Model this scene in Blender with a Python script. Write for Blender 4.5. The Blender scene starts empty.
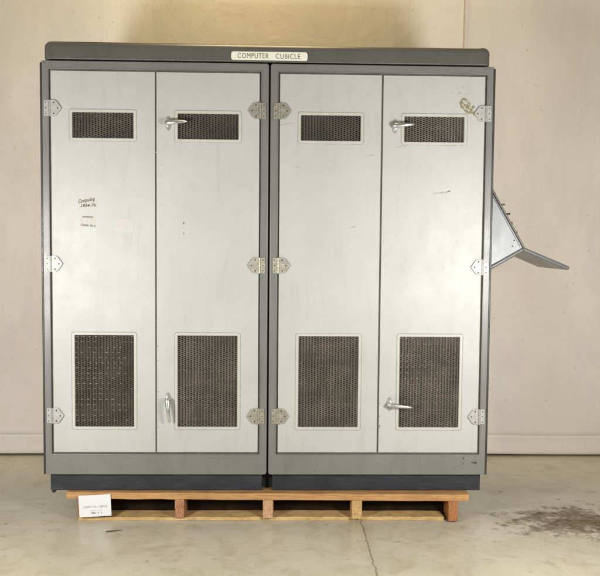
import bpy, bmesh, math, random
from mathutils import Vector, Matrix, noise as mnoise
random.seed(7)
S = bpy.context.scene
C = S.collection
ZF = 0.213                      # height of the cabinet frame's lower edge above the floor
RY = 0.30

# ------------------------------------------------------------------ materials
def new_mat(name):
    m = bpy.data.materials.new(name); m.use_nodes = True
    nt = m.node_tree; b = nt.nodes['Principled BSDF']
    return m, nt, b
def N(nt, t, **kw):
    n = nt.nodes.new(t)
    for k, v in kw.items():
        if k in n.inputs: n.inputs[k].default_value = v
        else: setattr(n, k, v)
    return n
def L(nt, a, b): nt.links.new(a, b)
def coords(nt, scale=(1, 1, 1), kind='Object'):
    if kind == 'World':
        src = N(nt, 'ShaderNodeNewGeometry').outputs['Position']
    else:
        src = N(nt, 'ShaderNodeTexCoord').outputs['Object']
    mp = N(nt, 'ShaderNodeMapping'); mp.inputs['Scale'].default_value = scale
    L(nt, src, mp.inputs['Vector']); return mp.outputs['Vector']
def noise_tex(nt, vec, scale, detail=4, rough=.55, dist=0.0):
    n = N(nt, 'ShaderNodeTexNoise'); n.inputs['Scale'].default_value = scale
    n.inputs['Detail'].default_value = detail; n.inputs['Roughness'].default_value = rough
    n.inputs['Distortion'].default_value = dist
    L(nt, vec, n.inputs['Vector']); return n.outputs['Fac']
def ramp(nt, fac, stops):
    r = N(nt, 'ShaderNodeValToRGB'); e = r.color_ramp.elements
    e[0].position, e[0].color = stops[0][0], (*stops[0][1], 1)
    e[1].position, e[1].color = stops[-1][0], (*stops[-1][1], 1)
    for p, c in stops[1:-1]:
        q = e.new(p); q.color = (*c, 1)
    L(nt, fac, r.inputs['Fac']); return r.outputs['Color']
def g3(v): return (v, v, v)
def mixc(nt, fac, a, b, blend='MIX'):
    m = N(nt, 'ShaderNodeMix', data_type='RGBA', blend_type=blend)
    for sock, v in ((m.inputs[0], fac), (m.inputs[6], a), (m.inputs[7], b)):
        if isinstance(v, (int, float)): sock.default_value = v
        elif isinstance(v, tuple): sock.default_value = (*v, 1)
        else: L(nt, v, sock)
    return m.outputs[2]
def math_n(nt, op, a, b=0.0, clamp=False):
    m = N(nt, 'ShaderNodeMath', operation=op, use_clamp=clamp)
    for i, v in enumerate((a, b)):
        if isinstance(v, (int, float)): m.inputs[i].default_value = v
        else: L(nt, v, m.inputs[i])
    return m.outputs[0]
def bump(nt, b, h, strength=.2, dist=.002):
    n = N(nt, 'ShaderNodeBump'); n.inputs['Strength'].default_value = strength
    n.inputs['Distance'].default_value = dist
    L(nt, h, n.inputs['Height']); L(nt, n.outputs['Normal'], b.inputs['Normal'])

def paint(name, col, vary=.06, rough=(.32, .46), hammer=.12, grime=(.80, .76, .66), grime_amt=.25, hs=260, dents=0):
    m, nt, b = new_mat(name)
    v = coords(nt)
    big = noise_tex(nt, v, 3.2, 5, .6)
    c0 = tuple(x * (1 - vary) for x in col); c1 = tuple(min(1, x * (1 + vary)) for x in col)
    c = ramp(nt, big, [(.3, c0), (.7, c1)])
    vs = coords(nt, (9, 9, 1.6))
    st = noise_tex(nt, vs, 2.2, 6, .7, .6)
    stm = ramp(nt, st, [(.52, g3(0)), (.80, g3(grime_amt))])
    c = mixc(nt, stm, c, grime, 'MULTIPLY')
    fine = noise_tex(nt, v, 46, 4, .65, .8)
    fm = ramp(nt, fine, [(.64, g3(0)), (.76, g3(grime_amt * .55))])
    c = mixc(nt, fm, c, grime, 'MULTIPLY')
    L(nt, c, b.inputs['Base Color'])
    r = ramp(nt, noise_tex(nt, v, 9, 5, .6), [(.3, g3(rough[0])), (.75, g3(rough[1]))])
    L(nt, r, b.inputs['Roughness'])
    h = noise_tex(nt, v, hs, 3, .5, 1.2)
    if dents: h = math_n(nt, 'ADD', h, math_n(nt, 'MULTIPLY', noise_tex(nt, v, 3.4, 3, .45), dents))
    bump(nt, b, h, hammer, .0012)
    return m
DOOR = paint('pale_grey_enamel', (.440, .450, .422), .05, (.40, .52), .32, (.78, .74, .62), .42, 260, 9)
DOORTRIM = paint('cream_enamel', (.475, .475, .425), .06, (.36, .48), .1, (.66, .60, .46), .5)
GREY = paint('grey_hammer_paint', (.176, .177, .166), .10, (.30, .42), .2, (.74, .68, .58), .5, 200)
GREYC = paint('grey_cap_paint', (.108, .105, .092), .12, (.26, .36), .16, (.70, .60, .44), .7, 200)
GREYD = paint('dark_grey_hammer_paint', (.13, .132, .126), .08, (.26, .36), .2, (.74, .68, .58), .5, 200)
GREYS = paint('blue_grey_side_paint', (.27, .285, .29), .06, (.34, .46), .2, (.8, .78, .74), .35, 200)
NAVY = paint('navy_black_plinth_paint', (.015, .017, .024), .3, (.42, .62), .25, (.7, .7, .7), .3, 90)
def worn_navy(m):
    nt = m.node_tree; b = nt.nodes['Principled BSDF']
    v = coords(nt, (1.6, 1, 7))
    n = noise_tex(nt, v, 6, 9, .78, .4)
    k = ramp(nt, n, [(.50, g3(0)), (.78, g3(.55))])
    old = b.inputs['Base Color'].links[0].from_socket
    L(nt, mixc(nt, k, old, (.075, .08, .092)), b.inputs['Base Color'])
worn_navy(NAVY)

def plain(name, col, rough=.5, metal=0.0, var=.12, scale=40, bmp=.1):
    m, nt, b = new_mat(name)
    v = coords(nt)
    n = noise_tex(nt, v, scale, 5, .6)
    L(nt, ramp(nt, n, [(.3, tuple(x * (1 - var) for x in col)), (.7, tuple(min(1, x * (1 + var)) for x in col))]), b.inputs['Base Color'])
    b.inputs['Metallic'].default_value = metal
    L(nt, ramp(nt, noise_tex(nt, v, scale * 1.7, 4), [(.3, g3(max(.03, rough - .07))), (.7, g3(rough + .07))]), b.inputs['Roughness'])
    if bmp: bump(nt, b, noise_tex(nt, v, scale * 4, 3), bmp, .0006)
    return m
CHROME = plain('worn_chrome', (.62, .615, .60), .31, .9, .06, 60, 0)
NICKEL = plain('dull_plated_steel', (.40, .395, .375), .58, .55, .12, 70, .12)
NICKELY = plain('tarnished_plated_steel', (.44, .42, .34), .46, .8, .16, 70, .15)
SCREW = plain('dark_screw_slot', (.03, .028, .025), .6, .3)
MESHM = plain('bronze_grey_mesh', (.116, .100, .078), .65, .1, .38, 9, 0)
def dusty(m):
    nt = m.node_tree; b = nt.nodes['Principled BSDF']
    old = b.inputs['Base Color'].links[0].from_socket
    n = noise_tex(nt, coords(nt, (34, 1, 3.5)), 1.6, 4, .6)
    c = mixc(nt, ramp(nt, n, [(.40, g3(0)), (.66, g3(.65))]), old, (.055, .048, .036))
    n = noise_tex(nt, coords(nt, (3, 1, 60)), 1.6, 3, .6)
    c = mixc(nt, ramp(nt, n, [(.52, g3(0)), (.72, g3(.45))]), c, (.20, .175, .14))
    L(nt, c, b.inputs['Base Color'])
dusty(MESHM)
MESHD = plain('dark_bronze_mesh', (.060, .052, .040), .65, .1, .35, 9, 0)
MESHGLINT = plain('painted_mesh_glint', (.26, .235, .19), .6, 0, .25, 60, 0)  # pale colour of the moire glints painted on the mesh
DARK = plain('dark_interior', (.012, .011, .010), .8)
FILT = plain('brown_air_filter', (.085, .068, .050), .9, 0, .4, 30, .2)
PLATE = plain('ivory_plastic', (.80, .78, .66), .3, 0, .03, 20, 0)
INK = plain('black_ink', (.035, .033, .03), .6, 0, .2, 200, 0)
LETTER = plain('engraved_grey_letter', (.10, .098, .085), .5, 0, .2, 200, 0)
CARD = plain('white_card', (.74, .74, .745), .6, 0, .02, 15, .03)
GREYINK = plain('grey_print', (.50, .50, .51), .6, 0, .1, 200, 0)
TAPE = plain('yellowed_paper_tape', (.49, .475, .405), .6, 0, .14, 90, .1)
TAPEF = plain('faint_pinkish_residue', (.452, .440, .398), .45, 0, .03, 60, .05)
TAPEP = plain('pinkish_tape_residue', (.475, .455, .41), .55, 0, .05, 60, .05)
GLUE = plain('brown_glue_residue', (.20, .165, .088), .6, 0, .45, 160, .2)
GLUEL = plain('pale_glue_residue', (.385, .36, .26), .6, 0, .25, 160, .2)
SCUFF = plain('grey_scuff', (.36, .35, .31), .6, 0, .3, 120, 0)
SCUFFL = plain('faint_scuff', (.49, .475, .42), .6, 0, .2, 120, 0)
GROOVESHADE = plain('groove_shade_grey', (.30, .295, .26), .7, 0, .35, 60, 0)  # shade of the groove round the vent frames, as a colour
CHIP = plain('dark_paint_chip', (.10, .075, .05), .7, 0, .5, 120, 0)
GREENK = plain('green_plastic_lever', (.03, .06, .018), .4, 0, .1)
BLACKK = plain('black_plastic_lever', (.02, .02, .02), .35, 0, .1)
OLIVE = plain('dark_grey_panel_edge', (.075, .068, .056), .45, .2, .2, 50, .1)
SEAL = plain('dusty_dark_seal', (.085, .080, .062), .7, 0, .3, 40, .1)
EDGESHADE = plain('corner_shade_olive', (.028, .026, .020), .45, 0, .2, 40, .1)  # shade of the rounded outer corner, put into a colour
CHROMESTRIP = plain('satin_steel_strip', (.45, .45, .44), .3, .8, .1, 30, .05)

def wood(name, c0, c1, c2, axis='x', rough=.62, end=False):
    m, nt, b = new_mat(name)
    if end:
        v = coords(nt, (1, 1, 1)); n = N(nt, 'ShaderNodeTexWave', wave_type='RINGS', rings_direction='Y')
        mp = v.node; mp.inputs['Location'].default_value = (.012, 0, .05)
        n.inputs['Scale'].default_value = 26; n.inputs['Distortion'].default_value = 9; n.inputs['Detail'].default_value = 3
        n.inputs['Detail Scale'].default_value = 1.4
        L(nt, v, n.inputs['Vector']); f = math_n(nt, 'ADD', math_n(nt, 'MULTIPLY', n.outputs['Fac'], .3), math_n(nt, 'MULTIPLY', noise_tex(nt, coords(nt), 26, 5, .7), .75))
    else:
        sc = (2.2, 16, 60) if axis == 'x' else (16, 2.2, 60)
        f = noise_tex(nt, coords(nt, sc), 1.6, 7, .68, 1.4)
    col = ramp(nt, f, [(.25, c0), (.52, c1), (.8, c2)])
    bl = noise_tex(nt, coords(nt, (1.5, 1.5, 4)), 3.5, 5, .7)
    col = mixc(nt, ramp(nt, bl, [(.45, g3(0)), (.8, g3(.55))]), col, tuple(x * .72 for x in c0))
    dirt = noise_tex(nt, coords(nt, (3, 3, 9)), 7, 7, .75)
    col = mixc(nt, ramp(nt, dirt, [(.50, g3(0)), (.72, g3(.65))]), col, (.20, .13, .07))
    sp = noise_tex(nt, coords(nt, (8, 60, 60)), 3, 3, .6)
    col = mixc(nt, ramp(nt, sp, [(.66, g3(0)), (.8, g3(.5))]), col, (.10, .055, .02))
    L(nt, col, b.inputs['Base Color'])
    b.inputs['Roughness'].default_value = rough
    gr = noise_tex(nt, coords(nt, (30, 30, 120) if axis == 'x' else (90, 30, 90)), 2, 5, .7)
    bump(nt, b, math_n(nt, 'ADD', f, math_n(nt, 'MULTIPLY', gr, .6)), .7, .003)
    return m
WDECK = wood('orange_pine_deck', (.30, .135, .045), (.53, .285, .105), (.66, .43, .20))
WBASE = wood('yellow_pine_base', (.46, .29, .10), (.64, .44, .19), (.72, .54, .28))
WRED = wood('reddish_pine_end', (.28, .11, .045), (.40, .18, .085), (.50, .27, .15), end=True)
WTAN = wood('tan_pine_end', (.42, .22, .10), (.56, .33, .17), (.62, .42, .25), end=True)
WGOLD = wood('golden_pine_end', (.42, .25, .085), (.56, .36, .14), (.63, .45, .21), end=True)
WBROWN = wood('orange_brown_pine_end', (.26, .085, .022), (.38, .15, .045), (.45, .21, .08), end=True)

# canvas backdrop
def canvas_mat():
    m, nt, b = new_mat('beige_canvas')
    v = coords(nt, kind='World')
    n1 = noise_tex(nt, v, .9, 5, .55, .4)
    c = ramp(nt, n1, [(.33, (.74, .670, .590)), (.5, (.81, .748, .678)), (.68, (.86, .82, .765))])
    n2 = noise_tex(nt, coords(nt, (2.4, 1, .8), 'World'), 1.8, 6, .65, .5)
    c = mixc(nt, ramp(nt, n2, [(.46, g3(0)), (.72, g3(.75))]), c, (.70, .665, .61))
    n4 = noise_tex(nt, v, 7, 6, .7, .2)
    c = mixc(nt, ramp(nt, n4, [(.52, g3(0)), (.8, g3(.35))]), c, (.69, .61, .51))
    n3 = noise_tex(nt, v, 38, 3, .6)
    c = mixc(nt, ramp(nt, n3, [(.665, g3(0)), (.74, g3(.5))]), c, (.42, .33, .23))
    L(nt, c, b.inputs['Base Color'])
    b.inputs['Roughness'].default_value = .62
    b.inputs['Specular IOR Level'].default_value = .3
    w = math_n(nt, 'ADD', noise_tex(nt, v, 4, 5, .55, .8), noise_tex(nt, coords(nt, (3, 1, .6), 'World'), 2, 4, .5, 1.0))
    bump(nt, b, w, .17, .03)
    return m
CANVAS = canvas_mat()
SEAM = plain('pinkish_seam_tape', (.66, .54, .46), .6, 0, .1, 30, .1)
PALLETSHADE = plain('pallet_shade_black', (.020, .014, .009), .95, 0, .3, 20, 0)  # near-black colour standing in for the shade inside the pallet
PALLETSHADE.node_tree.nodes['Principled BSDF'].inputs['Specular IOR Level'].default_value = 0
HEMSHADE_SPLINTER = plain('hem_shade_and_splinter_brown', (.035, .024, .017), .7, 0, .3, 20, .2)  # painted shade under the hem; also the splinter's own dark brown

# concrete floor
def floor_mat():
    m, nt, b = new_mat('worn_concrete')
    v = coords(nt, kind='World')
    n1 = noise_tex(nt, v, 1.5, 8, .62, .4)
    c = ramp(nt, n1, [(.26, (.515, .470, .355)), (.5, (.580, .538, .420)), (.75, (.635, .60, .485))])
    n2 = noise_tex(nt, v, 7.5, 8, .7, .7)
    c = mixc(nt, ramp(nt, n2, [(.48, g3(0)), (.74, g3(.6))]), c, (.33, .27, .175))
    n5 = noise_tex(nt, coords(nt, (.8, 3.5, 1), 'World'), 2.6, 6, .65, 1.2)
    c = mixc(nt, ramp(nt, n5, [(.56, g3(0)), (.80, g3(.45))]), c, (.66, .62, .53))
    n6 = noise_tex(nt, coords(nt, (1, 2.2, 1), 'World'), 21, 7, .75, .8)
    c = mixc(nt, ramp(nt, n6, [(.57, g3(0)), (.72, g3(.45))]), c, (.35, .285, .185))
    n3 = noise_tex(nt, v, 55, 5, .7)
    c = mixc(nt, ramp(nt, n3, [(.58, g3(0)), (.74, g3(.55))]), c, (.24, .19, .12))
    # trodden earth stain
    sx = N(nt, 'ShaderNodeSeparateXYZ'); L(nt, v, sx.inputs[0])
    X, Y = sx.outputs[0], sx.outputs[1]
    def ell(cx, cy, rx, ry):
        dx = math_n(nt, 'DIVIDE', math_n(nt, 'SUBTRACT', X, cx), rx)
        dy = math_n(nt, 'DIVIDE', math_n(nt, 'SUBTRACT', Y, cy), ry)
        d = math_n(nt, 'SQRT', math_n(nt, 'ADD', math_n(nt, 'MULTIPLY', dx, dx), math_n(nt, 'MULTIPLY', dy, dy)))
        return math_n(nt, 'SUBTRACT', 1.0, d, True)
    e1 = ell(1.44, -.01, .56, .31)
    nd = noise_tex(nt, coords(nt, (1, 1.5, 1), 'World'), 10, 3, .5, .2)
    nf = noise_tex(nt, coords(nt, (1, 1.3, 1), 'World'), 42, 5, .75)
    k = math_n(nt, 'ADD', math_n(nt, 'MULTIPLY', e1, .50), math_n(nt, 'ADD', math_n(nt, 'MULTIPLY', nd, .85), math_n(nt, 'MULTIPLY', nf, .9)))
    k = math_n(nt, 'SUBTRACT', k, .42)
    c = mixc(nt, ramp(nt, k, [(.64, g3(0)), (.70, g3(.4)), (.82, g3(.70)), (.98, g3(.90))]), c, (.105, .058, .018))
    stain = ramp(nt, k, [(.60, g3(0)), (.80, g3(1))])
    # pale paint scuffs
    for cx, cy, rx, ry, am in ((-.33, -.315, .10, .05, .5), (-.68, -.29, .09, .10, .3), (-.30, -.17, .10, .06, .3)):
        e = ell(cx, cy, rx, ry)
        kk = math_n(nt, 'ADD', math_n(nt, 'MULTIPLY', e, .5), noise_tex(nt, v, 24, 6, .7))
        c = mixc(nt, ramp(nt, kk, [(.70, g3(0)), (.88, g3(am))]), c, (.62, .58, .52))
    # joint crack
    wob = math_n(nt, 'MULTIPLY', math_n(nt, 'SUBTRACT', noise_tex(nt, coords(nt, (0, 1, 0), 'World'), 14, 5, .7), .5), .035)
    dxx = math_n(nt, 'ABSOLUTE', math_n(nt, 'SUBTRACT', math_n(nt, 'ADD', X, wob), .425))
    wid = math_n(nt, 'ADD', -.0022, math_n(nt, 'MULTIPLY', noise_tex(nt, v, 34, 4, .7), .0115))
    cr = math_n(nt, 'LESS_THAN', dxx, wid)
    c = mixc(nt, math_n(nt, 'MULTIPLY', cr, .62), c, (.15, .115, .075))
    soft = math_n(nt, 'SUBTRACT', 1.0, math_n(nt, 'DIVIDE', dxx, .05), True)
    c = mixc(nt, math_n(nt, 'MULTIPLY', soft, .16), c, (.30, .25, .17))
    L(nt, c, b.inputs['Base Color'])
    rr = ramp(nt, noise_tex(nt, v, 5, 6, .65), [(.3, g3(.22)), (.7, g3(.42))])
    L(nt, mixc(nt, stain, rr, (.85, .85, .85)), b.inputs['Roughness'])
    b.inputs['Specular IOR Level'].default_value = .5
    hgt = math_n(nt, 'SUBTRACT', noise_tex(nt, v, 30, 6, .6), math_n(nt, 'MULTIPLY', cr, .8))
    bump(nt, b, hgt, .12, .004)
    return m
FLOOR = floor_mat()

# ------------------------------------------------------------------ mesh helpers
def link(name, bm, mats, parent=None, loc=(0, 0, 0), rot=(0, 0, 0), smooth=None, bev=0, seg=2, recalc=True):
    me = bpy.data.meshes.new(name)
    bmesh.ops.recalc_face_normals(bm, faces=bm.faces) if recalc else None
    bm.to_mesh(me); bm.free()
    for m in (mats if isinstance(mats, (list, tuple)) else [mats]): me.materials.append(m)
    o = bpy.data.objects.new(name, me); C.objects.link(o)
    o.location = loc; o.rotation_euler = rot
    if parent: o.parent = parent
    if bev:
        md = o.modifiers.new('edge', 'BEVEL'); md.width = bev; md.segments = seg
        md.limit_method = 'ANGLE'; md.angle_limit = math.radians(40); md.use_clamp_overlap = True
        md.harden_normals = False
    if smooth:
        for p in me.polygons: p.use_smooth = True
        try: me.set_sharp_from_angle(angle=math.radians(smooth))
        except Exception: pass
    return o
def again(o, parent, loc, rot=(0, 0, 0)):
    c = o.copy(); C.objects.link(c); c.parent = parent; c.location = loc; c.rotation_euler = rot; return c
def box(bm, a, b, mi=0):
    vs = [bm.verts.new((x, y, z)) for x in (a[0], b[0]) for y in (a[1], b[1]) for z in (a[2], b[2])]
    fs = []
    for q in ((0, 1, 3, 2), (4, 6, 7, 5), (0, 4, 5, 1), (2, 3, 7, 6), (0, 2, 6, 4), (1, 5, 7, 3)):
        f = bm.faces.new([vs[i] for i in q]); f.material_index = mi; fs.append(f)
    return vs, fs
def prism(bm, pts, y0, y1, mi=0):
    """outline in x,z extruded along y"""
    a = [bm.verts.new((x, y0, z)) for x, z in pts]; b = [bm.verts.new((x, y1, z)) for x, z in pts]
    n = len(pts); fs = [bm.faces.new(a), bm.faces.new(b[::-1])]
    for i in range(n): fs.append(bm.faces.new((a[i], a[(i + 1) % n], b[(i + 1) % n], b[i])))
    for f in fs: f.material_index = mi
    return fs
def cyl(bm, p, d, r, h, n=16, r2=None, mi=0):
    d = Vector(d).normalized(); u = d.orthogonal().normalized(); w = d.cross(u); p = Vector(p)
    r2 = r if r2 is None else r2
    A = [bm.verts.new(p + (u * math.cos(t) + w * math.sin(t)) * r) for t in [2 * math.pi * i / n for i in range(n)]]
    B = [bm.verts.new(p + d * h + (u * math.cos(t) + w * math.sin(t)) * r2) for t in [2 * math.pi * i / n for i in range(n)]]
    fs = [bm.faces.new(A[::-1]), bm.faces.new(B)]
    for i in range(n): fs.append(bm.faces.new((A[i], A[(i + 1) % n], B[(i + 1) % n], B[i])))
    for f in fs: f.material_index = mi
def holed_plate(bm, xs, zs, holes, y0, y1, mi=0):
    V = {}
    def v(i, j, k):
        if (i, j, k) not in V: V[(i, j, k)] = bm.verts.new((xs[i], (y0, y1)[k], zs[j]))
        return V[(i, j, k)]
    nx, nz = len(xs) - 1, len(zs) - 1
    solid = lambda i, j: 0 <= i < nx and 0 <= j < nz and (i, j) not in holes
    for i in range(nx):
        for j in range(nz):
            if not solid(i, j): continue
            bm.faces.new((v(i, j, 0), v(i + 1, j, 0), v(i + 1, j + 1, 0), v(i, j + 1, 0))).material_index = mi
            bm.faces.new((v(i, j, 1), v(i, j + 1, 1), v(i + 1, j + 1, 1), v(i + 1, j, 1))).material_index = mi
            for di, dj, q in ((-1, 0, ((i, j), (i, j + 1))), (1, 0, ((i + 1, j), (i + 1, j + 1))), (0, -1, ((i, j), (i + 1, j))), (0, 1, ((i, j + 1), (i + 1, j + 1)))):
                if not solid(i + di, j + dj):
                    a, b_ = q
                    bm.faces.new((v(*a, 0), v(*b_, 0), v(*b_, 1), v(*a, 1))).material_index = mi
def rrect(x0, z0, x1, z1, r, n=5):
    pts = []
    for cx, cz, a0 in ((x1 - r, z1 - r, 0), (x0 + r, z1 - r, 90), (x0 + r, z0 + r, 180), (x1 - r, z0 + r, 270)):
        for i in range(n + 1):
            t = math.radians(a0 + 90 * i / n); pts.append((cx + r * math.cos(t), cz + r * math.sin(t)))
    return pts
def ribbon(bm, pts, w, y, mi, taper=True):
    """a mark that follows pts in x,z, as a thin raised strip"""
    n = len(pts); prev = None; y -= random.uniform(0, .0002)
    for i, (x, z) in enumerate(pts):
        a = Vector(pts[max(0, i - 1)]); b = Vector(pts[min(n - 1, i + 1)]); t = (b - a)
        t = t.normalized() if t.length > 0 else Vector((1, 0)); nn = Vector((-t.y, t.x))
        k = 1.0
        if taper: k = .35 + .65 * math.sin(math.pi * (i + .5) / n)
        ww = w * k * random.uniform(.75, 1.25) / 2
        cur = (bm.verts.new((x + nn.x * ww, y, z + nn.y * ww)), bm.verts.new((x - nn.x * ww, y, z - nn.y * ww)))
        if prev: bm.faces.new((prev[0], prev[1], cur[1], cur[0])).material_index = mi
        prev = cur
def wiggle(a, b, n=8, amp=.002):
    return [(a[0] + (b[0] - a[0]) * t / (n - 1) + random.uniform(-amp, amp), a[1] + (b[1] - a[1]) * t / (n - 1) + random.uniform(-amp, amp)) for t in range(n)]
OPENINGS = []          # vent openings: no marks there
def blot(bm, x, z, r, y, mi, n=9):
    y -= random.uniform(0, .00035)
    for ox0, oz0, ox1, oz1 in OPENINGS:
        if ox0 < x < ox1 and oz0 < z < oz1: return
    vs = [bm.verts.new((x + r * random.uniform(.6, 1.2) * math.cos(t), y, z + r * random.uniform(.6, 1.2) * math.sin(t))) for t in [2 * math.pi * i / n for i in range(n)]]
    bm.faces.new(vs).material_index = mi
def text_mesh(txt, width, height, extr=.0004, shear=0.0, spacing=1.0, offset=0.0):
    cu = bpy.data.curves.new('lettering', 'FONT'); cu.body = txt; cu.extrude = extr; cu.shear = shear
    cu.space_character = spacing; cu.offset = offset
    o = bpy.data.objects.new('lettering', cu); C.objects.link(o)
    bpy.context.view_layer.update()
    me = bpy.data.meshes.new_from_object(o.evaluated_get(bpy.context.evaluated_depsgraph_get()))
    bpy.data.objects.remove(o); bpy.data.curves.remove(cu)
    xs = [v.co.x for v in me.vertices]; ys = [v.co.y for v in me.vertices]
    sx = width / (max(xs) - min(xs)); sy = height / (max(ys) - min(ys)); mx = (max(xs) + min(xs)) / 2; my = (max(ys) + min(ys)) / 2
    for v in me.vertices: v.co = ((v.co.x - mx) * sx, -v.co.z, (v.co.y - my) * sy)
    return me
def add_text(bm, me, x, y, z, mi, rot=0.0):
    n0 = len(bm.verts); f0 = len(bm.faces)
    bm.from_mesh(me); bm.verts.ensure_lookup_table(); bm.faces.ensure_lookup_table()
    R = Matrix.Rotation(rot, 3, 'Y')
    for v in bm.verts[n0:]: v.co = R @ v.co + Vector((x, y, z))
    for f in bm.faces[f0:]: f.material_index = mi
    bpy.data.meshes.remove(me)

def thing(name, label, cat, loc):
    o = bpy.data.objects.new(name, None); C.objects.link(o); o.location = loc
    o.empty_display_size = .1
    o['label'] = label; o['category'] = cat; return o

# ------------------------------------------------------------------ setting
bm = bmesh.new()
vs = [bm.verts.new(p) for p in ((-6, -7, 0), (6, -7, 0), (6, 3, 0), (-6, 3, 0))]; bm.faces.new(vs)
fl = link('floor', bm, FLOOR); fl['kind'] = 'structure'

WY = 1.10
bd = thing('canvas_backdrop', 'wide beige canvas backdrop hanging behind the grey cabinet down to the floor', 'backdrop', (0, WY, 0))
bm = bmesh.new(); nx, nz = 150, 100; grid = []
for j in range(nz + 1):
    row = []
    for i in range(nx + 1):
        x = -3.2 + 6.4 * i / nx; z = .115 + 3.6 * j / nz
        f = mnoise.fractal(Vector((x * 1.1, 3.1, z * .35)), 1.0, 2.0, 3) * .012 + mnoise.noise(Vector((x * 2.3 + z * .4, 9, z * .8))) * .008
        f *= min(1, (z - .1) * 4)
        row.append(bm.verts.new((x, f, z)))
    grid.append(row)
for j in range(nz):
    for i in range(nx): bm.faces.new((grid[j][i], grid[j][i + 1], grid[j + 1][i + 1], grid[j + 1][i]))
sh = link('sheet', bm, CANVAS, bd, smooth=60)
md = sh.modifiers.new('thick', 'SOLIDIFY'); md.thickness = .003; md.offset = 1
# hem: a folded pocket along the lower edge
bm = bmesh.new(); n = 90; prof = [(-.003, .124), (-.0065, .119), (-.0070, .112), (-.0055, .104), (-.0075, .07), (-.0095, .035), (-.0085, .020), (-.002, .011), (.012, .012), (.02, .03), (.018, .12)]
rows = []
for i in range(n + 1):
    x = -3.2 + 6.4 * i / n
    w = mnoise.noise(Vector((x * 2.1, 4, 1))) * .006 + mnoise.noise(Vector((x * 9, 2, 5))) * .0012; dz = mnoise.noise(Vector((x * 1.3, 8, 2))) * .005
    rows.append([bm.verts.new((x, py + w * (1 - pz * 6), pz + dz)) for py, pz in prof])
for i in range(n):
    for k in range(len(prof) - 1): bm.faces.new((rows[i][k], rows[i + 1][k], rows[i + 1][k + 1], rows[i][k + 1]))
link('hem', bm, CANVAS, bd, smooth=60)
bm = bmesh.new(); box(bm, (-3.2, .030, 0), (3.2, .065, .10)); link('hem_gap_shade', bm, HEMSHADE_SPLINTER, bd, bev=.003)  # added dark strip, painted as the shade in the gap under the hem
bm = bmesh.new(); prism(bm, [(1.095, .13), (1.102, .13), (1.104, 3.7), (1.097, 3.7)], -.0145, -.0125); link('seam', bm, SEAM, bd)

# ------------------------------------------------------------------ cabinet
cab = thing('computer_cabinet', 'large two-bay grey steel cabinet with four pale doors standing on the wooden pallet', 'cabinet', (0, RY, ZF - .081))
OFF = (0, -RY, .081)
TOP = 1.82; DEP = .64
bays = ((-.9911, -.0036, -.9575, -.0365), (.0036, .9878, .0380, .9545))
for x0, x1, a, b_ in bays:
    bm = bmesh.new(); z0, z1 = .0930, 1.7845
    loops = [(rrect(a, z0, b_, z1, .002), .045), (rrect(a, z0, b_, z1, .002), .0012), (rrect(a - .0012, z0 - .0012, b_ + .0012, z1 + .0012, .003), 0)]
    for k in range(6):
        t = math.pi / 2 * k / 5; d_ = .005 * (1 - math.sin(t)); y_ = .005 * (1 - math.cos(t))
        loops.append((rrect(x0 + d_, d_ * .4, x1 - d_, TOP - d_, max(.001, .011 - d_)), y_))
    loops.append((rrect(x0, 0, x1, TOP, .011), DEP))
    vr = [[bm.verts.new((x, y, z)) for x, z in lp] for lp, y in loops]
    for p, q in zip(vr, vr[1:]):
        for k in range(len(p)): bm.faces.new((p[k], p[(k + 1) % len(p)], q[(k + 1) % len(p)], q[k]))
    bm.faces.new(vr[-1])
    bmesh.ops.recalc_face_normals(bm, faces=bm.faces)
    for k in range(3):          # dents and chips in the paint
        blot(bm, random.uniform(x0 + .05, x1 - .05), random.uniform(.02, .08), random.uniform(.0015, .003), -.0004, 1)
    if x0 > 0:
        for px, pz, r in ((.885, .075, .005), (.938, .055, .008), (.925, .057, .006), (.884, .05, .003)): blot(bm, px, pz, r, -.0004, 2)
    else:
        for px, pz, r in ((-.968, 1.79, .003), (-.945, 1.797, .003), (-.975, 1.81, .003)): blot(bm, px, pz, r, -.0004, 1)
        for q in range(6): blot(bm, -.9745 + random.uniform(-.008, .01), random.uniform(.62, .9), random.uniform(.002, .005), -.0004, 3)
    fr = link('cabinet_frame', bm, [GREY, CHIP, OLIVE, SCUFF], cab, OFF, smooth=30)
    fr.modifiers.new('even_shading', 'WEIGHTED_NORMAL').weight = 100
    bm = bmesh.new(); box(bm, (a - .01, .12, z0 - .01), (b_ + .01, .13, z1 + .01)); link('back_panel', bm, DARK, fr)
    # added dark panel on the free flank; its front edge paints the corner's shade
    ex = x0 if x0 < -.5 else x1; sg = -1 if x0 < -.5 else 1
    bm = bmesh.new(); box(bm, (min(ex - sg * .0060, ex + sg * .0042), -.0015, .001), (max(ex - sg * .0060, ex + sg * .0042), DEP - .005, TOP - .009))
    link('edge_shade_panel', bm, EDGESHADE, fr, bev=.003, seg=3)
    dd = [(-.9502, -.4996), (-.4932, -.0440)] if x0 < -.5 else [(.0453, .4912), (.4988, .9475)]; q = .0004
    bm = bmesh.new(); holed_plate(bm, [a, dd[0][0] - q, dd[0][1] + q, dd[1][0] - q, dd[1][1] + q, b_], [z0, .1005 - q, 1.7772 + q, z1], {(1, 1), (3, 1)}, .0085, .020)
    link('door_seal', bm, SEAL, fr)
    # a thin bright rolled lip round the opening
    bm = bmesh.new(); t = .0035
    holed_plate(bm, [a - t, a, b_, b_ + t], [z0 - t, z0, z1, z1 + t], {(1, 1)}, -.0025, .004)
    link('opening_lip', bm, GREY, fr, bev=.0012)

# joint strip between the bays
bm = bmesh.new(); box(bm, (-.0034, .02, .01), (.0034, .05, 1.80)); link('joint_strip', bm, DARK, cab, OFF)

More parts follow.
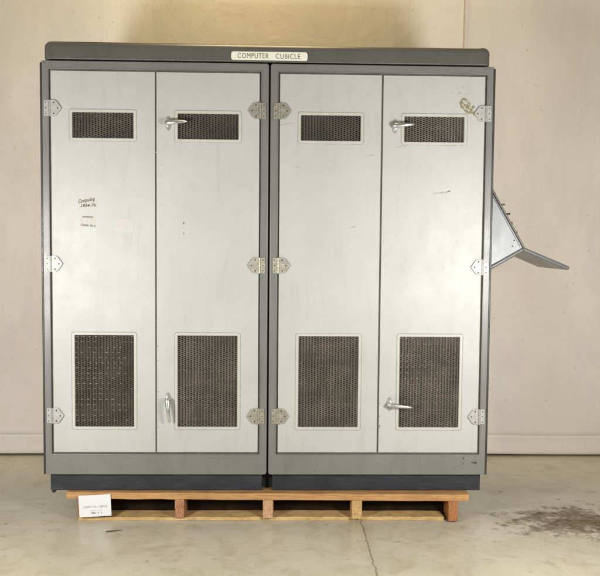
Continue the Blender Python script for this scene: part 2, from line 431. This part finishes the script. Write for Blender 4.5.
# roof cap
bm = bmesh.new(); cx0, cx1, cz0, cz1 = -.978, .967, 1.8275, 1.905
box(bm, (cx0, .004, cz0), (cx1, DEP - .01, cz1)); 
E1 = [e for e in bm.edges if all(v.co.z > cz1 - 1e-6 for v in e.verts)]
E2 = [e for e in bm.edges if abs(e.verts[0].co.z - e.verts[1].co.z) > .01]
bmesh.ops.bevel(bm, geom=E2, offset=.016, segments=5, profile=.5, affect='EDGES')
E1 = [e for e in bm.edges if all(v.co.z > cz1 - 1e-6 for v in e.verts) and len(e.link_faces) == 2 and any(abs(f.normal.z) < .5 for f in e.link_faces)]
bm.normal_update(); E1 = [e for e in bm.edges if all(v.co.z > cz1 - 1e-6 for v in e.verts) and any(abs(f.normal.z) < .5 for f in e.link_faces)]
bmesh.ops.bevel(bm, geom=E1, offset=.029, segments=8, profile=.5, affect='EDGES')
for q in range(10): blot(bm, random.uniform(-.95, .95), 1.8275 + random.uniform(.005, .04), random.uniform(.001, .0025), .0036, 1)
blot(bm, -.955, 1.835, .004, .0036, 1); blot(bm, -.966, 1.837, .003, .0036, 1)
cap = link('roof_cap', bm, [GREYC, CHIP], cab, OFF, smooth=40)
bm = bmesh.new(); holed_plate(bm, [cx0 + .014, cx0 + .016, cx1 - .016, cx1 - .014], [cz0 - .001, cz0 + .003], set(), .0028, .006)
link('trim_strip', bm, CHROMESTRIP, cap)
bm = bmesh.new(); box(bm, (cx0 + .02, .03, TOP - .002), (cx1 - .02, DEP - .03, cz0 + .002)); link('spacer', bm, DARK, cap)
# name plate
bm = bmesh.new(); fs = prism(bm, rrect(-.1690, 1.8335, .1640, 1.8700, .010), -.0005, .006)
np_ = link('nameplate', bm, PLATE, cab, OFF, bev=.0014)
bm = bmesh.new(); add_text(bm, text_mesh('COMPUTER', .134, .0215, .0004, spacing=1.12, offset=-.004), -.073, -.0008, 1.8517, 0)
link('lettering', bm, LETTER, np_)
bm = bmesh.new(); add_text(bm, text_mesh('CUBICLE', .107, .0215, .0004, spacing=1.12, offset=-.004), .0785, -.0008, 1.8513, 0)
link('lettering', bm, LETTER, np_)

# expanded metal
def expanded(x0, z0, x1, z1, px, pz, hole, y, push, glint=None):
    bm = bmesh.new()
    nxx = int((x1 - x0) / px) + 2; nzz = int((z1 - z0) / (pz / 2)) + 2
    for j in range(nzz):
        for i in range(nxx):
            cx = x0 + (i + (.5 if j % 2 else 0)) * px; cz = z0 + j * pz / 2
            if cx < x0 - .001 or cx > x1 + .001 or cz < z0 - .001 or cz > z1 + .001: continue
            jx = random.uniform(-.08, .08) * px
            w, h = px / 2, pz / 2; a = w * .74
            out = [(-a, 0), (a - w, -h), (w - a, -h), (a, 0), (w - a, h), (a - w, h)]
            inn = [(-a * hole[0], 0), ((a - w) * 1.25 * hole[0], -h * hole[1]), ((w - a) * 1.25 * hole[0], -h * hole[1]), (a * hole[0], 0), ((w - a) * 1.25 * hole[0], h * hole[1]), ((a - w) * 1.25 * hole[0], h * hole[1])]
            A = [bm.verts.new((cx + p, y, cz + q)) for p, q in out]
            B = [bm.verts.new((cx + p + jx * .3, y + push * (1 if q < 0 else .2), cz + q - .0003)) for p, q in inn]
            for k in range(6):
                f = bm.faces.new((A[k], A[(k + 1) % 6], B[(k + 1) % 6], B[k]))
    if glint:        # short pale dashes painted on as the mesh's moire glints
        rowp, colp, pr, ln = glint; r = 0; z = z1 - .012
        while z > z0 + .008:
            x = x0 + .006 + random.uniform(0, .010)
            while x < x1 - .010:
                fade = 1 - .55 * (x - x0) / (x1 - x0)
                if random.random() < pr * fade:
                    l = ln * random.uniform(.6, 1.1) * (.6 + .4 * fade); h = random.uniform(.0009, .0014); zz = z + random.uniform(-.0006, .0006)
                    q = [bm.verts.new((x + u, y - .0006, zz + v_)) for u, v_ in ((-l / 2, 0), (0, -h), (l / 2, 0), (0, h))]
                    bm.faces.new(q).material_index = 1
                x += colp
            z -= rowp * random.choice((.97, 1.0, 1.03)); r += 1
    return bm

def leaf_outline(s):
    h = .0355
    return [(0, -h), (s * .020, -h), (s * .030, -h * .86), (s * .042, -h * .42), (s * .0505, -h * .06), (s * .0505, h * .06), (s * .042, h * .42), (s * .030, h * .86), (s * .020, h), (0, h)]
def hinge(s, mat):
    """s=+1: door leaf points to +x; origin at the barrel"""
    bm = bmesh.new()
    prism(bm, leaf_outline(s), -.0052, -.0008)
    prism(bm, [(0, -.034), (-s * .024, -.034), (-s * .024, .034), (0, .034)], -.0044, -.0006)
    for k in range(5):
        cyl(bm, (s * .0005, -.0055, -.0355 + k * .0142), (0, 0, 1), .0046, .0136, 12)
    bmesh.ops.recalc_face_normals(bm, faces=bm.faces)
    for x, z in ((s * .036, 0), (s * .019, .024), (s * .019, -.024)):
        cyl(bm, (x, -.0050, z), (0, -1, 0), .0036, .0007, 10, .003, 1)
    for z in (-.024, 0, .024):
        cyl(bm, (-s * .0155, -.0042, z), (0, -1, 0), .0029, .0006, 10, .0025, 1)
    return link('hinge', bm, [mat, SCREW], bev=.0009, smooth=40)

def handle(length, ang):
    """lever along +x from the hub at the origin"""
    bm = bmesh.new()
    pl = []
    for k in range(28):
        t = 2 * math.pi * k / 28; pl.append((.0125 * math.cos(t) * (1 - .25 * abs(math.sin(t))), .031 * math.sin(t)))
    prism(bm, pl, -.0045, 0)
    for z in (-.021, .021): cyl(bm, (0, -.0045, z), (0, -1, 0), .0048, .0022, 12, .0036)
    fixed = set(bm.verts)
    cyl(bm, (0, -.002, 0), (0, -1, 0), .0135, .020, 20, .0125)
    cyl(bm, (0, -.022, 0), (0, -1, 0), .0125, .010, 20, .0115)
    # tapered lever, lofted
    rings = []
    for k in range(12):
        t = k / 11; x = -.010 + (length + .010) * t
        hz = (.0125 * (1 - t) + .0050 * t) * (1 if 0 < k < 11 else .45); hy = (.0085 * (1 - t) + .0042 * t) * (1 if 0 < k < 11 else .5)
        yc = -.030 - .006 * math.sin(math.pi * t) - .003 * t
        rings.append([bm.verts.new((x, yc + hy * math.cos(a), hz * math.sin(a))) for a in [2 * math.pi * q / 14 for q in range(14)]])
    for a, b2 in zip(rings, rings[1:]):
        for q in range(14): bm.faces.new((a[q], a[(q + 1) % 14], b2[(q + 1) % 14], b2[q]))
    bm.faces.new(rings[0][::-1]); bm.faces.new(rings[-1])
    bmesh.ops.recalc_face_normals(bm, faces=bm.faces)
    cyl(bm, (0, -.0385, 0), (0, -1, 0), .0032, .0008, 12, .0028, 1)
    R = Matrix.Rotation(math.radians(-ang), 3, 'Y')
    for v in bm.verts:
        if v not in fixed: v.co = R @ v.co
    return link('handle', bm, [CHROME, SCREW], smooth=50)

# x0, x1, upper opening (x0,x1), lower opening (x0,x1), hinge side, handle (upper angle, lower angle)
doors = [
    (-.9502, -.4996, (-.859, -.592), (-.8555, -.5935), -1, None),
    (-.4932, -.0440, (-.4015, -.1345), (-.4022, -.1355), 1, (4, -84)),
    (.0453, .4912, (.137, .4014), (.135, .4044), -1, None),
    (.4988, .9475, (.5919, .8591), (.5875, .8592), 1, (5, -5)),
]
DZ0, DZ1 = .1005, 1.7772
UZ = (1.4885, 1.6010); LZ = (.2150, .6265)
for d_ in doors:
    for g_, zz in ((d_[2], UZ), (d_[3], LZ)): OPENINGS.append((g_[0] - .014, zz[0] - .014, g_[1] + .014, zz[1] + .014))
YD = .003                                   # door face, just behind the frame face
h_proto = {}; l_proto = {}; g_proto = {}
for di, (x0, x1, U, W, hs, hd) in enumerate(doors):
    bm = bmesh.new()
    xs = sorted({x0, U[0], U[1], x1}); 
    # upper and lower openings differ by a few millimetres, so cut the slab at mid height
    zm = 1.0
    holed_plate(bm, [x0, U[0], U[1], x1], [zm, UZ[0], UZ[1], DZ1], {(1, 1)}, YD, YD + .022)
    bm2 = bmesh.new(); holed_plate(bm2, [x0, W[0], W[1], x1], [DZ0, LZ[0], LZ[1], zm], {(1, 1)}, YD, YD + .022)
    # drop the faces at mid height and weld
    for b3 in (bm, bm2):
        ff = [f for f in b3.faces if all(abs(v.co.z - zm) < 1e-6 for v in f.verts)]
        bmesh.ops.delete(b3, geom=ff, context='FACES_ONLY')
    tmp = bpy.data.meshes.new('t'); bm2.to_mesh(tmp); bm2.free(); bm.from_mesh(tmp); bpy.data.meshes.remove(tmp)
    seam_v = [v for v in bm.verts if abs(v.co.z - zm) < 1e-6]
    bmesh.ops.delete(bm, geom=[f for f in bm.faces if False], context='FACES_ONLY')
    bmesh.ops.remove_doubles(bm, verts=bm.verts, dist=.0001)
    bmesh.ops.recalc_face_normals(bm, faces=bm.faces)
    ym = YD - .0004
    mats = [DOOR, SCUFF, SCUFFL, CHIP, GLUE, GLUEL]
    # scuffs, chips and residue as the photo shows them
    if di == 0:
        ribbon(bm, wiggle((-.545, 1.544), (-.512, 1.545), 6), .003, ym, 2)
        for q in range(3): blot(bm, -.53 + q * .012, 1.545, .0022, ym - .0001, 1)
        blot(bm, -.885, 1.662, .003, ym, 2)
        for q in range(10): blot(bm, random.uniform(-.93, -.52), random.uniform(.7, 1.45), random.uniform(.0008, .0018), ym, random.choice((2, 2, 1)))
    if di == 1:
        for z, r in ((1.124, .0035), (1.119, .002), (1.078, .0032), (1.10, .0018)): blot(bm, -.374, z, r, ym, 3)
        for q in range(34): blot(bm, -.465 + random.gauss(0, .014), random.uniform(1.02, 1.46), random.uniform(.0015, .006), ym, 2)
        for q in range(9): blot(bm, x0 + random.uniform(.002, .006), random.uniform(.12, .7), random.uniform(.0012, .0028), ym - .0001, 3)
        for q in range(10): blot(bm, random.uniform(-.47, -.07), random.uniform(.7, 1.7), random.uniform(.0008, .0018), ym, random.choice((2, 1)))
        ribbon(bm, wiggle((-.25, 1.745), (-.10, 1.752), 9, .003), .003, ym, 2)
    if di == 2:
        ribbon(bm, wiggle((.048, 1.556), (.100, 1.566), 7, .001), .0035, ym, 1)
        ribbon(bm, wiggle((.365, 1.110), (.385, 1.118), 5), .0055, ym, 1)
        ribbon(bm, wiggle((.39, 1.118), (.435, 1.128), 7), .0035, ym, 2)
        ribbon(bm, wiggle((.42, 1.425), (.46, 1.430), 5), .004, ym, 1); ribbon(bm, wiggle((.39, 1.405), (.42, 1.420), 5), .003, ym, 2)
        ribbon(bm, wiggle((.115, 1.375), (.13, 1.372), 4), .004, ym, 1)
        ribbon(bm, wiggle((.24, 1.385), (.30, 1.395), 6), .003, ym, 2)
        for q in range(9): blot(bm, .115 + random.gauss(0, .02), random.uniform(1.655, 1.70), random.uniform(.0015, .004), ym, random.choice((1, 2)))
        for q in range(26): blot(bm, random.uniform(.07, .47), random.uniform(.7, 1.7), random.uniform(.001, .003), ym, random.choice((2, 2, 1)))
    if di == 3:
        ribbon(bm, wiggle((.725, 1.262), (.795, 1.272), 8, .001), .006, ym, 1); ribbon(bm, wiggle((.785, 1.27), (.805, 1.277), 4), .004, ym - .0001, 3)
        ribbon(bm, wiggle((.80, 1.30), (.825, 1.325), 5), .003, ym, 2)
        ribbon(bm, wiggle((.56, 1.465), (.61, 1.472), 6), .004, ym, 1); ribbon(bm, wiggle((.555, 1.455), (.565, 1.465), 3), .004, ym, 2)
        # torn label: looping brown remains of glue beside the upper hinge
        A = (.858, 1.672)
        loop1 = [(.842, 1.668), (.850, 1.678), (.862, 1.676), (.872, 1.668), (.880, 1.656), (.876, 1.645), (.868, 1.652)]
        loop2 = [(.842, 1.668), (.840, 1.655), (.848, 1.643), (.858, 1.632), (.868, 1.622), (.880, 1.618), (.886, 1.624), (.882, 1.634), (.872, 1.640), (.862, 1.648), (.852, 1.660)]
        def smear(lp, mi, per, r0, r1, sp, yy):
            for (ax, az), (bx_, bz) in zip(lp, lp[1:]):
                for q in range(per):
                    t = random.random()
                    if random.random() < .2: continue
                    blot(bm, ax + (bx_ - ax) * t + random.gauss(0, sp), az + (bz - az) * t + random.gauss(0, sp), random.uniform(r0, r1), yy - random.uniform(0, .00012), mi)
        tail = [(.886, 1.630), (.893, 1.642), (.901, 1.650)]; tail2 = [(.886, 1.630), (.895, 1.622), (.903, 1.608)]
        for lp in (loop1, loop2, tail, tail2):
            ribbon(bm, lp, .011, ym, 5, False); smear(lp, 5, 2, .002, .005, .004, ym - .0002); smear(lp, 4, 8, .0012, .0042, .0020, ym - .0004)
        for q in range(16): blot(bm, .845 + random.gauss(0, .022), 1.70 + random.gauss(0, .014), random.uniform(.0015, .004), ym, random.choice((5, 5, 2)))
        for q in range(24): blot(bm, random.uniform(.52, .93), random.uniform(.7, 1.7), random.uniform(.001, .0028), ym, random.choice((2, 2, 1)))
        ribbon(bm, wiggle((.56, 1.16), (.58, 1.36), 9, .004), .003, ym, 2)
        for q in range(5): blot(bm, x0 + random.uniform(.001, .004), random.uniform(.12, .4), random.uniform(.0012, .0028), ym - .0001, 3)
    d = link('door', bm, mats, cab, OFF, bev=.0016)
    for (gx, gz) in ((U, UZ), (W, LZ)):
        low = gz is LZ
        fx0, fx1, fz0, fz1 = gx[0], gx[1], gz[0], gz[1]
        out = rrect(fx0 - .012, fz0 - .012, fx1 + .012, fz1 + .012, .010); inn = rrect(fx0 + .001, fz0 + .001, fx1 - .001, fz1 - .001, .003)
        bm = bmesh.new(); n = len(out)
        mid = rrect(fx0 - .010, fz0 - .010, fx1 + .010, fz1 + .010, .009); mi2 = rrect(fx0 - .001, fz0 - .001, fx1 + .001, fz1 + .001, .0035)
        out2 = rrect(fx0 - .0140, fz0 - .0140, fx1 + .0140, fz1 + .0140, .012)
        loops = [(out2, YD - .0003), (out, YD - .00035), (out, YD - .0012), (mid, YD - .0030), (mi2, YD - .0030), (inn, YD - .0010), (inn, YD + .008)]
        vr = [[bm.verts.new((x, y, z)) for x, z in lp] for lp, y in loops]
        for li, (a, b2) in enumerate(zip(vr, vr[1:])):
            for q in range(n): bm.faces.new((a[q], a[(q + 1) % n], b2[(q + 1) % n], b2[q])).material_index = 1 if li == 0 else 0  # outermost ring paints the groove's shade in grey
        # three small fixing screws on the frame
        gf = link('grille_frame', bm, [DOORTRIM, GROOVESHADE], d, smooth=25)
        w0 = fx1 - fx0
        bm = expanded(fx0 - .004, fz0 - .004, fx1 + .004, fz1 + .004, .0262, .0088, (.56, .52), YD + .006, .0026, ((.0238, .0272, 1.0, .017) if di == 0 else (.026, .0270, .60, .012) if di == 3 else (.038, .029, .22, .009)) if low else (.011, .0125, .35, .006) if di == 0 else None)
        g = link("grille", bm, [MESHD if di == 0 or (di < 3 and not low) else MESHM, MESHGLINT], d, recalc=False)
        bm = bmesh.new()
        bm.free(); bm = expanded(fx0 - .006, fz0 - .006, fx1 + .006, fz1 + .006, .0255, .0083, (.55, .50), YD + .014, .002)
        box(bm, (fx0 - .008, YD + .030, fz0 - .008), (fx1 + .008, YD + .040, fz1 + .008), 1)
        bmesh.ops.recalc_face_normals(bm, faces=bm.faces)
        link('filter', bm, [FILT, DARK], d)
    # hinges on the door's outer edge
    bx = x0 - .004 if hs < 0 else x1 + .004
    for hz in (1.6150, .9395, .2660):
        inner = di in (1, 2)
        key = (hs, inner)
        if key not in h_proto:
            h_proto[key] = hinge(1 if hs < 0 else -1, NICKELY if inner else NICKEL); o = h_proto[key]; o.parent = d; o.location = (bx, 0, hz)
        else: again(h_proto[key], d, (bx, 0, hz))
    if hd:
        for k, (ang, hx, hz, ln) in enumerate(((hd[0], x0 + .052, 1.5553, .083), (hd[1], x0 + (.050 if di == 1 else .047), .3400 if di == 1 else .322, .100))):
            key = (ln, round(ang / 4))
            if key not in l_proto:
                l_proto[key] = handle(ln, ang); o = l_proto[key]; o.parent = d; o.location = (hx, YD, hz)
            else: o = again(l_proto[key], d, (hx, YD, hz))
            o['label'] = 'chrome lever handle turned to point straight down' if ang < -45 else 'chrome lever handle lying level'
    if di == 0:
        # torn paper labels with handwriting
        def label_strip(x0_, x1_, z0_, z1_, rows, mat, faint=False):
            bm = bmesh.new()
            n = 10; top = [(x0_ + (x1_ - x0_) * i / n, z1_ + random.uniform(-.002, .001)) for i in range(n + 1)]
            bot = [(x0_ + (x1_ - x0_) * i / n, z0_ + random.uniform(-.001, .002)) for i in range(n + 1)]
            prism(bm, bot + top[::-1], YD - .0006, YD - .0001)
            for txt, xc, zc, w, h, rot, mi in rows:
                add_text(bm, text_mesh(txt, w, h, .0002, .35, 1.0, .016), xc, YD - .0009, zc, mi, math.radians(rot))
            link('paper_label', bm, [mat, INK, SCUFFL], d)
        label_strip(-.834, -.756, 1.186, 1.230, [('Computing', -.797, 1.2175, .074, .020, -10, 1), ('1954-76', -.791, 1.1965, .066, .014, -3, 1)], TAPE)
        label_strip(-.826, -.758, 1.100, 1.152, [('computer', -.793, 1.145, .048, .010, 2, 1), ('Cubicle  No 2', -.792, 1.1095, .064, .009, 5, 1)], TAPEP)
        label_strip(-.677, -.590, 1.080, 1.142, [('- - -  -- - -', -.632, 1.138, .078, .003, 2, 2)], TAPEF)

# plinths
for x0, x1 in ((-.9737, -.0240), (.0220, .9704)):
    bm = bmesh.new(); box(bm, (x0, .030, -.0810), (x1, .60, -.0005)); 
    if x0 < -.5: box(bm, (x0 + .002, .040, -.096), (x0 + .016, .10, -.0812))
    link('plinth', bm, NAVY, cab, OFF, bev=.003)

bm = bmesh.new(); box(bm, (-.0245, .075, -.080), (.0225, .10, -.003)); link('plinth_gap_shade', bm, DARK, cab, OFF)  # added dark block, painted as the shade in the gap between plinths

# sloping control desk on the right flank
ny, fy = .04, .44
bm = bmesh.new(); SX = .9885
tri = [(SX, .938), (1.141, 1.028), (SX, 1.289)]
prism(bm, tri, ny, fy)
for x, z in ((1.103, 1.060), (1.096, 1.034), (SX + .011, .962)): cyl(bm, (x, ny - .0003, z), (0, -1, 0), .0035, .0012, 10, .003, 1)
con = link('control_desk', bm, [GREYS, SCREW], cab, OFF, bev=.0015)
def slab(name, p0, p1, th, y0, y1, mat, r=None, side=1, parent=con, bev=.0022):
    """slab in x,z from p0 to p1, thickness th on its right-hand side, rounded ends"""
    a, b2 = Vector(p0), Vector(p1); t = (b2 - a).normalized(); n = Vector((t.y, -t.x)) * side
    bm = bmesh.new(); pts = []
    h = th / 2; ca, cb = a + n * h, b2 + n * h
    for c, s in ((cb, 1), (ca, -1)):
        for k in range(9):
            ang = math.pi * (.5 - k / 8)
            v = c + t * s * (math.cos(ang)) * h + (-n) * s * math.sin(ang) * h
            pts.append((v.x, v.y))
    prism(bm, pts, y0, y1)
    return link(name, bm, mat, parent, bev=bev, seg=4, smooth=35)
fp = slab('front_panel', (SX + .0008, 1.2915), (1.1425, 1.0290), .009, ny - .004, fy + .004, OLIVE, side=-1)
slab('edge_trim', (SX + .0035, 1.279), (1.1320, 1.0330), .0035, ny - .006, ny - .0005, CHROMESTRIP, side=1)
slab('bottom_tray', (SX + .008, .945), (1.136, 1.0250), .017, ny - .008, fy + .004, GREYD, side=1, bev=.0075)
sh_ = slab('desk_flap', (1.150, 1.0285), (1.353, .9465), .0185, ny - .004, fy, GREYD, side=1, bev=.0085)
# levers standing out of the sloping face
sl = (Vector((1.1425, 1.0290)) - Vector((SX + .0008, 1.2915))).normalized(); nrm = Vector((-sl.y, sl.x)); nrm = nrm if nrm.x > 0 else -nrm
for s_, ln, r, mat, y in ((.088, .026, .0042, GREENK, .07), (.137, .026, .0052, BLACKK, .07), (.187, .014, .005, BLACKK, .07), (.236, .013, .004, OLIVE, .07)):
    p = Vector((SX + .0008, 1.2915)) + sl * s_ + nrm * .008
    bm = bmesh.new(); d3 = Vector((1, 0, .12)) if ln > .02 else Vector((nrm.x, 0, nrm.y))
    cyl(bm, (p.x - .004, y, p.y), (nrm.x, 0, nrm.y), .006, .007, 12, .005)
    cyl(bm, (p.x, y, p.y), d3, r * .75, ln * .8, 12, r)
    cyl(bm, tuple(Vector((p.x, y, p.y)) + d3.normalized() * ln * .8), d3, r, ln * .2, 12, r * .5)
    link('switch_lever', bm, mat, con, smooth=40)
bm = bmesh.new()
for s_ in (.0, .030): 
    p = Vector((SX + .0008, 1.2915)) + sl * s_
    cyl(bm, (p.x, ny + .01, p.y), (nrm.x, 0, nrm.y), .006, .0125, 12, .005)
link('panel_screw', bm, OLIVE, con)

# ------------------------------------------------------------------ pallet
pal = thing('wooden_pallet', 'low pine pallet with five stringers carrying the grey cabinet', 'pallet', (-.898, .004, 0))
pal.rotation_euler = (0, 0, math.radians(-1.05))
def pbox(name, a, b_, mat, bev=.0025, jag=.0022):
    bm = bmesh.new(); nseg = max(2, int(max(b_[0] - a[0], b_[1] - a[1]) / .06)); alongx = (b_[0] - a[0]) > (b_[1] - a[1])
    rows = []
    for i in range(nseg + 1):
        t = i / nseg; j = [random.uniform(-jag, jag) for _ in range(4)]
        if alongx:
            x = a[0] + (b_[0] - a[0]) * t; r = [(x, a[1] + j[0], a[2] + j[1] * .5), (x, b_[1] + j[2], a[2] + j[1] * .5), (x, b_[1] + j[2], b_[2] + j[3] * .3), (x, a[1] + j[0], b_[2] + j[3] * .3)]
        else:
            y = a[1] + (b_[1] - a[1]) * t; r = [(a[0] + j[0], y, a[2]), (b_[0] + j[1], y, a[2]), (b_[0] + j[1], y, b_[2]), (a[0] + j[0], y, b_[2])]
        rows.append([bm.verts.new(p) for p in r])
    for p, q in zip(rows, rows[1:]):
        for k in range(4): bm.faces.new((p[k], p[(k + 1) % 4], q[(k + 1) % 4], q[k]))
    bm.faces.new(rows[0]); bm.faces.new(rows[-1][::-1])
    return link(name, bm, mat, pal, bev=bev, smooth=30)
zb0, zb1, zs1, zd1 = .0, .0155, .1005, .1318
PW = 1.806
for k, (y0, y1) in enumerate(((.0, .115), (.135, .235), (.26, .36), (.385, .485), (.50, .61))):
    pbox('deck_board', (0, y0, zs1), (PW, y1, zd1 - .0008), WDECK)
X0 = -.898
for (a, b_), m, z0 in (((-.848, -.806), WRED, zb1), ((-.414, -.372), WRED, zb1), ((-.0175, .027), WTAN, zb1), ((.381, .4265), WGOLD, zb1), ((.8170, .8595), WBROWN, zb1 - .008)):
    o = pbox('stringer', (a - X0, .0015, z0), (b_ - X0, .60, zs1), m, .003, .001)
for k, (y0, y1) in enumerate(((.010, .105), (.26, .36), (.50, .60))):
    o = pbox('base_board', (.050, y0, zb0), (1.702, y1, zb1), WBASE)
    if k == 0: o.rotation_euler = (0, 0, math.radians(1.0)); o.location = (0, -.004, 0)
SHADEX = [(.092, .484), (.526, .880), (.926, 1.278), (1.3255, 1.714)]
for a, b_ in SHADEX: pbox('inner_shade_board', (a, .118, .002), (b_, .140, zs1 - .002), PALLETSHADE)  # added near-black boards that paint the shade under the deck
pbox('rear_light_block', (.02, .601, .004), (PW - .02, .622, zs1), WBROWN)  # unseen board added to keep light from coming through the back

# ------------------------------------------------------------------ card
bm = bmesh.new(); cw, ch = .1425, .0965; n = 8
fr_, bk = [], []
for i in range(n + 1):
    x = -cw / 2 + cw * i / n; cv = -.003 * math.sin(math.pi * i / n)
    fr_.append([bm.verts.new((x, cv - (0 if z > 0 else .004), z)) for z in (-ch / 2, ch / 2)])
    bk.append([bm.verts.new((x, cv + .0008 - (0 if z > 0 else .004), z)) for z in (-ch / 2, ch / 2)])
for i in range(n):
    bm.faces.new((fr_[i][0], fr_[i + 1][0], fr_[i + 1][1], fr_[i][1])); bm.faces.new((bk[i][0], bk[i][1], bk[i + 1][1], bk[i + 1][0]))
    bm.faces.new((fr_[i][0], bk[i][0], bk[i + 1][0], fr_[i + 1][0])); bm.faces.new((fr_[i][1], fr_[i + 1][1], bk[i + 1][1], bk[i][1]))
for i in (0, n): bm.faces.new((fr_[i][0], fr_[i][1], bk[i][1], bk[i][0]))
bmesh.ops.recalc_face_normals(bm, faces=bm.faces)
card = link('note_card', bm, CARD, None, (-.7675, -.0065, .0745), (0, math.radians(-3.2), 0))
card['label'] = 'small white printed card propped against the left end of the pallet'; card['category'] = 'card'
bm = bmesh.new()
add_text(bm, text_mesh('COMPUTER CUBICLE', .106, .0095, .0002), .002, -.0062, -.0035, 1)
add_text(bm, text_mesh('1962 - 76', .050, .005, .0002), .004, -.0066, -.0205, 1)
add_text(bm, text_mesh('1003 . 7 . 1', .046, .0072, .0002, offset=.006), .006, -.0072, -.0315, 0)
link('printing', bm, [INK, GREYINK], card)

# sliver of dark wood on the floor
bm = bmesh.new(); pts = [(-.032, -.008, .0), (-.010, -.006, .0), (.030, .012, .0), (.034, .014, 0), (.008, .004, 0), (-.03, -.003, 0)]
A = [bm.verts.new((x, y, .0006)) for x, y, _ in pts]; B = [bm.verts.new((x, y, .0035)) for x, y, _ in pts]
bm.faces.new(A[::-1]); bm.faces.new(B)
for i in range(6): bm.faces.new((A[i], A[(i + 1) % 6], B[(i + 1) % 6], B[i]))
sv = link('wood_splinter', bm, HEMSHADE_SPLINTER, None, (-.660, -.125, 0))
sv['label'] = 'thin dark splinter lying on the concrete in front of the white card'; sv['category'] = 'splinter'

# ------------------------------------------------------------------ light
def area(name, loc, target, size, power, col, shape='SQUARE'):
    l = bpy.data.lights.new(name, 'AREA'); l.shape = shape; l.size = size; l.energy = power; l.color = col
    o = bpy.data.objects.new(name, l); C.objects.link(o); o.location = loc
    o.rotation_euler = (Vector(target) - Vector(loc)).to_track_quat('-Z', 'Y').to_euler(); return o
area('flash_softbox', (-1.42, -1.85, 1.08), (-.75, .8, 1.10), .42, 45, (1, .99, .965))
area('flash_softbox', (1.36, -1.80, 1.10), (1.0, .8, 1.15), .42, 45.5, (1, .985, .96))
area('ceiling_lamp', (-.10, .40, 4.0), (0, .75, 0), 1.1, 49, (1, .79, .40))
w = bpy.data.worlds.new('World'); S.world = w; w.use_nodes = True
bg = w.node_tree.nodes['Background']; bg.inputs['Color'].default_value = (1, .91, .78, 1); bg.inputs['Strength'].default_value = .15

# ------------------------------------------------------------------ camera (solved from the cabinet's corners)
cd = bpy.data.cameras.new('camera'); cam = bpy.data.objects.new('camera', cd); C.objects.link(cam)
right = Vector((0.99959149, -0.02716688, 0.00887748)); up = Vector((-0.00726358, 0.05893945, 0.99823513)); fw = Vector((0.02764217, 0.99789183, -0.05871805))
M = Matrix((right, up, -fw)).transposed().to_4x4(); M.translation = Vector((.0417, -3.5397, 1.0490 + ZF)); cam.matrix_world = M
cd.sensor_fit = 'HORIZONTAL'; cd.sensor_width = 36; cd.lens = 36 * 800 / 600; cd.clip_end = 100
S.camera = cam
S.view_settings.view_transform = 'Standard'; S.view_settings.look = 'None'; S.view_settings.exposure = 0; S.view_settings.gamma = 1
S.cycles.use_denoising = True
